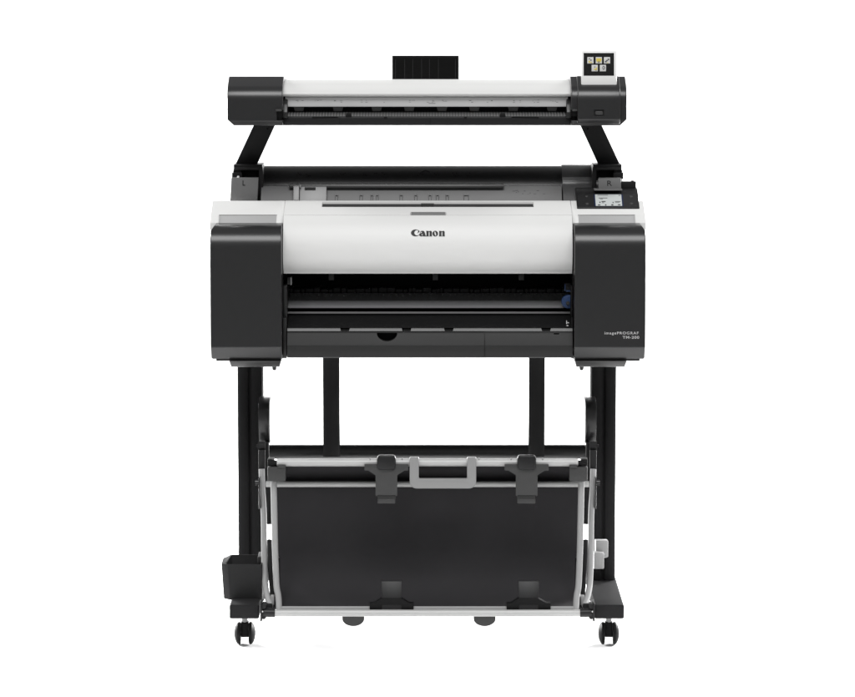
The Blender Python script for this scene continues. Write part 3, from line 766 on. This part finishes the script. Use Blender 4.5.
# rods
for name, a, b_, py_, y_, r_ in (('top_rod', 277, 578, 462.7, .022, .0086), ('back_rod', 266, 589, 484.2, .072, .0068), ('bottom_rod', 274, 581, 613.2, -.060, .0078), ('hem_rod', 279, 577, 608.6, -.040, .0052)):
    mb = MB(); mb.tube([at(a, py_, y_), at(b_, py_, y_)], r_, 20); mb.build(name, M['tube' if name == 'hem_rod' else 'rod'], bask)
for q_ in (370.2, 402.2, 479, 511, 542.6):
    mb = MB(); p = at(q_, 458.6, .018); mb.lathe(p, (0, 0, 1), [(-.004, .002), (.0012, .0018)], 10); mb.build('rivet', M['tube'], bask)
for side in (0, 1):
    def q(p): return p if side == 0 else 855.0 - p
    # inner and outer silver tubes
    mb = MB(); mb.tube(smooth_line([at(q(273.6), 481.5, .03), at(q(274.2), 510, .032), at(q(275.0), 545, .028), at(q(276.0), 575, .012), at(q(276.8), 588, -.002), at(q(278.4), 597, -.016), at(q(279.2), 611, -.045)], 5), .0073, 14)
    mb.build('side_tube', M['tube'], bask)
    mb = MB(); mb.tube(smooth_line([at(q(261.6), 469, .13), at(q(262.4), 490, .125), at(q(263.8), 515, .115), at(q(264.2), 550, .09), at(q(265.0), 580, .05), at(q(267.0), 595, .015), at(q(270.5), 606, -.02)], 5), .0070, 14)
    mb.build('side_tube', M['tube'], bask)
    # black hinge plate with its stay and the corner block
    mb = MB()
    a, b_ = sorted((q(265.0), q(269.0))); pbox(mb, a, b_, 443, 524, .158, .18, .001)
    a, b_ = sorted((q(264.6), q(272.6))); pbox(mb, a, b_, 462, 524.5, .165, .185, .001)
    hp = mb.build('hinge_plate', M['bin'], bask)
    mb = MB(); mb.tube(smooth_line([at(q(269.4), 540, .12), at(q(270.2), 570, .08), at(q(272.0), 590, .03), at(q(272.6), 612, -.02)], 4), .0056, 10); mb.build('folding_stay', M['steel'], bask)
    mb = MB(); a, b_ = sorted((q(270.6), q(274.2))); pbox(mb, a, b_, 596, 611, -.01, .01, .001); mb.build('stay_clip', M['tube'], bask)
    mb = MB()
    a, b_ = sorted((q(267.6), q(285.6))); pbox(mb, a, b_, 467.2, 481.2, .01, .05, .0015)
    a, b_ = sorted((q(277.6), q(285.6))); pbox(mb, a, b_, 465.4, 468, .008, .05, .0008)
    mb.build('corner_block', M['midgrey'], bask)
    mb = MB(); mb.tube([at(q(268.5), 463.4, .022), at(q(279), 462.9, .022)], .0066, 14); a, b_ = sorted((q(267.5), q(274))); pbox(mb, a, b_, 459.5, 466, .016, .05, .001)
    mb.build('rod_socket', M['deep'], bask)
    # hook that hangs the basket on the column: a bent strap
    hook = smooth_line([(y, Z(py, y), 0) for y, py in [(.262, 396.4), (.215, 397.2), (.176, 402.0), (.160, 409.0), (.156, 418), (.160, 430), (.172, 439.5), (.185, 443)]], 5)
    hk = [(p.x, p.y) for p in hook]; hk2 = [(y + .005, z - .002) for y, z in hk][::-1]
    xa, xb = sorted((X(q(258.6), .16, 415), X(q(268.2), .16, 415)))
    mb = MB(); mb.prism('x', hk + hk2, xa, xb, .0005)
    xa, xb = sorted((X(q(268.0), .16, 415), X(q(269.6), .16, 415)))
    mb.prism('x', [(y - .003, z) for y, z in hk] + [(.27, Z(445, .185)), (.27, Z(396, .262))], xa, xb, .0005)
    mb.build('hook_strap', M['panel'], bask, smooth=40)
    mb = MB(); mb.tube([at(q(258.0), 445.8, .15), at(q(265.4), 445.8, .15)], .0098, 20)
    mb.tube([at(q(256.2), 445.8, .15), at(q(258.4), 445.8, .15)], .0030, 12)
    a, b_ = sorted((q(258.4), q(265.2))); pbox(mb, a, b_, 450.3, 469.0, .135, .16, .002)
    mb.build('hinge_knuckle', M['bin'], bask, smooth=40)
    mb = MB(); mb.tube([at(q(255.2), 482.6, .12), at(q(259.6), 482.6, .12)], .0072, 14); a, b_ = sorted((q(258.6), q(260.4))); pbox(mb, a, b_, 478, 509, .105, .135, .001)
    mb.build('pivot_knob', M['panel'], bask)
    mb = MB(); a, b_ = sorted((q(277.4), q(279.4))); pbox(mb, a, b_, 559, 594, .02, .05, .001); mb.build('fabric_clip', M['deep'], bask)
    # bottom pivot joint on the foot
    mb = MB()
    mb.tube([at(q(262), 612.8, -.06), at(q(275), 613.0, -.06)], .0098, 18)
    a, b_ = sorted((q(260.2), q(262.0))); pbox(mb, a, b_, 603.5, 621.5, -.075, -.02, .001)
    mb.lathe(at(q(263.4), 606.6, -.068), (0, 1, 0), [(0, .006), (.02, .006)], 14)
    mb.lathe(at(q(263.6), 616.8, -.068), (0, 1, 0), [(0, .0062), (.02, .0062)], 14)
    a, b_ = sorted((q(262), q(272))); pbox(mb, a, b_, 604, 611, -.03, .0, .002)
    pj = mb.build('pivot_joint', M['black'], bask)
    mb = MB(); mb.lathe(at(q(262.4), 611.6, -.0715), (0, -1, 0), [(0, .0022), (.0012, .0018)], 12); mb.build('screw', M['chrome'], pj)
# grey carrying handle on the top rod
ho = [(409.6, 457), (409.6, 488.3), (476.2, 488.3), (476.2, 457), (467.0, 457), (467.0, 478.4), (418.9, 478.4), (418.9, 457)]
pts = [(at(a, b_, .008).x, at(a, b_, .008).z) for a, b_ in ho]
mb = MB(); mb.prism('y', fillet(pts, [.003, .016, .016, .003, .003, .003, .003, .003], 6), .002, .016, .002, 2, 40)
for a, b_ in ((409.6, 418.9), (467.0, 476.2)): mb.tube([at(a + .2, 462.4, .022), at(b_ - .2, 462.4, .022)], .0128, 20)
mb.build('carry_handle', M['light'], bask, smooth=40)
# black clips: upper pair hang from the top rod, lower pair stand on the bottom rod
for cx_ in (386.4, 526.6):
    o = [(-22, 464.4), (22, 464.4), (22, 470.4), (18, 470.6), (10.9, 475.2), (10.9, 495.4), (9.4, 496.2), (9.0, 495), (-9.0, 495), (-9.4, 496.2), (-10.9, 495.4), (-10.9, 475.2), (-18, 470.6), (-22, 470.4)]
    pts = [(at(cx_ + a, b_, .006).x, at(cx_ + a, b_, .006).z) for a, b_ in o]
    mb = MB(); mb.prism('y', pts[::-1], .004, .010, .0008)
    mb.box(X(cx_ - 9, .01), X(cx_ + 9, .01), .008, .02, Z(503.0, .012), Z(494, .012), .001)
    cl = mb.build('rod_clip', M['midgrey'], bask)
    o = [(-7.6, 455.0), (7.6, 455.0), (9.4, 457.2), (9.4, 467.4), (7.2, 469.6), (-7.2, 469.6), (-9.4, 467.4), (-9.4, 457.2)]
    pts = [(at(cx_ + a, b_, .008).x, at(cx_ + a, b_, .008).z) for a, b_ in o]
    mb = MB(); mb.prism('y', pts[::-1], -.001, .018, .0035, 3); mb.tube([at(cx_ - 9.2, 461.8, .022), at(cx_ + 9.2, 461.8, .022)], .0125, 20); mb.build('clip_jaw', M['black'], cl)
    mb = MB(); pbox(mb, cx_ - 8.9, cx_ + 8.9, 498.8, 503.8, .004, .012, .002); mb.build('clip_tip', M['midgrey'], cl)
for cx_ in (391.6, 528.6):
    o = [(-22, 609.6), (22, 609.6), (22, 603.4), (17.5, 603.2), (10.2, 598.6), (-10.2, 598.6), (-17.5, 603.2), (-22, 603.4)]
    pts = [(at(cx_ + a, b_, -.05).x, at(cx_ + a, b_, -.05).z) for a, b_ in o]
    mb = MB(); mb.prism('y', pts, -.052, -.03, .001)
    cl = mb.build('rod_clip', M['deep'], bask)
    A = [at(cx_ - 9.6, 609.4, -.056), at(cx_ + 9.6, 609.4, -.056)]; B = [at(cx_ - 10.3, 581.2, -.030), at(cx_ + 10.3, 581.2, -.030)]
    t = Vector((0, .006, 0)); mb = MB(); mb.hexa([A[0], A[1], A[1] + t, A[0] + t], [B[0], B[1], B[1] + t, B[0] + t], .001); mb.build('clip_tongue', M['black'], cl)
# half-round stops below the bottom rod
for cx_ in (353.3, 484.6):
    c = at(cx_, 616.0, -.03); w = 11.2 * PX
    out = [(c.x + w, c.z + .012), (c.x - w, c.z + .012)] + [(c.x - w * math.cos(R(180 * k / 18)), c.z - .006 - 8.2 * PX * math.sin(R(180 * k / 18)) * .93) for k in range(19)]
    mb = MB(); mb.prism('y', out, -.036, -.016, .002); mb.build('floor_stop', M['tray'], bask)
# black straps that guide the print from the printer's underside to the crossbar
for xa, xb, s in ((323.6, 338.8, -1), (529.6, 544.2, 1)):
    rows = smooth_line([(.18, Z(357, .18), 0), (.215, Z(390, .215), 0), (.255, Z(420, .255), 0), (.288, Z(446, .288), 0), (.302, Z(456, .302), 0)], 5)
    mb = MB(); g = []
    for i, p in enumerate(rows):
        fl_ = max(0, i / (len(rows) - 1) - .5) * 1.2
        x0, x1 = X(xa - (fl_ if s > 0 else 0), .2), X(xb + (fl_ if s < 0 else 0), .2); k = (D + p.x) / (D + .2)
        g.append([(x0 * k, p.x, p.y), (x0 * k + .004, p.x - .003, p.y), (x1 * k - .004, p.x - .003, p.y), (x1 * k, p.x, p.y)])
    mb.sheet(g, .003); mb.build('print_strap', M['deep'], bask, smooth=50)

# ================================================================== STORAGE BOX
y0, y1 = .045, .175
def ring(py_, ins, yi):
    zz = Z(py_, y0 + yi)
    xl, xr = X(221.0, y0, 580) + ins, X(261.5, y0, 580) - ins * .4; c1 = .016
    return [(xl + c1, y0 + ins * .5, zz), (xr, y0 + ins * .5, zz), (xr, y1 - ins, zz), (xl + c1, y1 - ins, zz), (xl, y1 - .03, zz), (xl, y0 + .03, zz)]
sb = MB(); b = bmesh.new()
ztop = Z(564.4, y0); zbt = Z(600.2, y0)
def rg(z, ins, w=0.0):
    xl, xr = X(221.0, y0, 580) + ins + w, X(262, y0, 580) - w; ya, yb_ = y0 + ins * .4 + w, y1 - ins * .4 - w; c1 = .0155 - w * .4; c2, c3 = .017, .045
    return [(xl + c1, ya, z), (xr, ya, z), (xr, yb_, z), (xl + c1, yb_, z), (xl, yb_ - c3, z), (xl, ya + c2, z)]
loops = [rg(zbt, .005), rg(ztop, 0), rg(ztop, 0, .0025), rg(zbt + .004, .005, .0025)]
VV = [[b.verts.new(p) for p in l] for l in loops]
for a, c_ in zip(VV[:-1], VV[1:]):
    for k in range(6): b.faces.new((a[k], a[(k + 1) % 6], c_[(k + 1) % 6], c_[k]))
b.faces.new(VV[0][::-1]); b.faces.new(VV[-1])
sb._finish(b, .0012, 2, 30)
bx = thing('storage_box', ((X(241, y0)), y0 + .06, zbt), 'small open-topped black plastic box beside the left column, above the left foot', 'storage box')
sb.build('bin', M['bin'], bx, smooth=30)
mb = MB(); pbox(mb, 257.6, 262.2, 557, 563.2, .11, .18, .001); mb.build('hanging_tab', M['midgrey'], bx)

# ------------------------------------------------------------------ light: a softbox, with added backdrop and floor fills
w = bpy.data.worlds.new('World'); sc.world = w; w.use_nodes = True
bg = w.node_tree.nodes['Background']; bg.inputs['Color'].default_value = (1, 1, 1, 1); bg.inputs['Strength'].default_value = 0.25

def area(name, loc, target, sx, sy, power):
    l = bpy.data.lights.new(name, 'AREA'); l.shape = 'RECTANGLE'; l.size = sx; l.size_y = sy; l.energy = power
    o = bpy.data.objects.new(name, l); COL.objects.link(o); o.location = loc
    o.rotation_euler = (Vector(target) - Vector(loc)).to_track_quat('-Z', 'Y').to_euler()
    return o
area('overhead_softbox', (0, -4.0, 6.5), (0, 0, 0.6), 6.0, 3.0, 590)
area('added_backdrop_fill', (-3.2, 1.6, 2.8), (-0.3, 3.4, 0.4), 1.6, 1.2, 130)  # added pair out of frame, only to turn the sweep white
area('added_backdrop_fill', (3.2, 1.6, 2.8), (0.3, 3.4, 0.4), 1.6, 1.2, 130)
area('added_floor_fill', (-1.95, 2.3, 0.95), (0, 0.1, 0), 0.8, 0.5, 245)  # added pair out of frame, washes out the shadow under the printer
area('added_floor_fill', (1.95, 2.3, 0.95), (0, 0.1, 0), 0.8, 0.5, 245)

sc.view_settings.view_transform = 'Standard'
sc.view_settings.look = 'None'
sc.view_settings.exposure = 0
sc.view_settings.gamma = 1
sc.render.engine = 'CYCLES'
sc.cycles.max_bounces = 10
sc.cycles.diffuse_bounces = 5
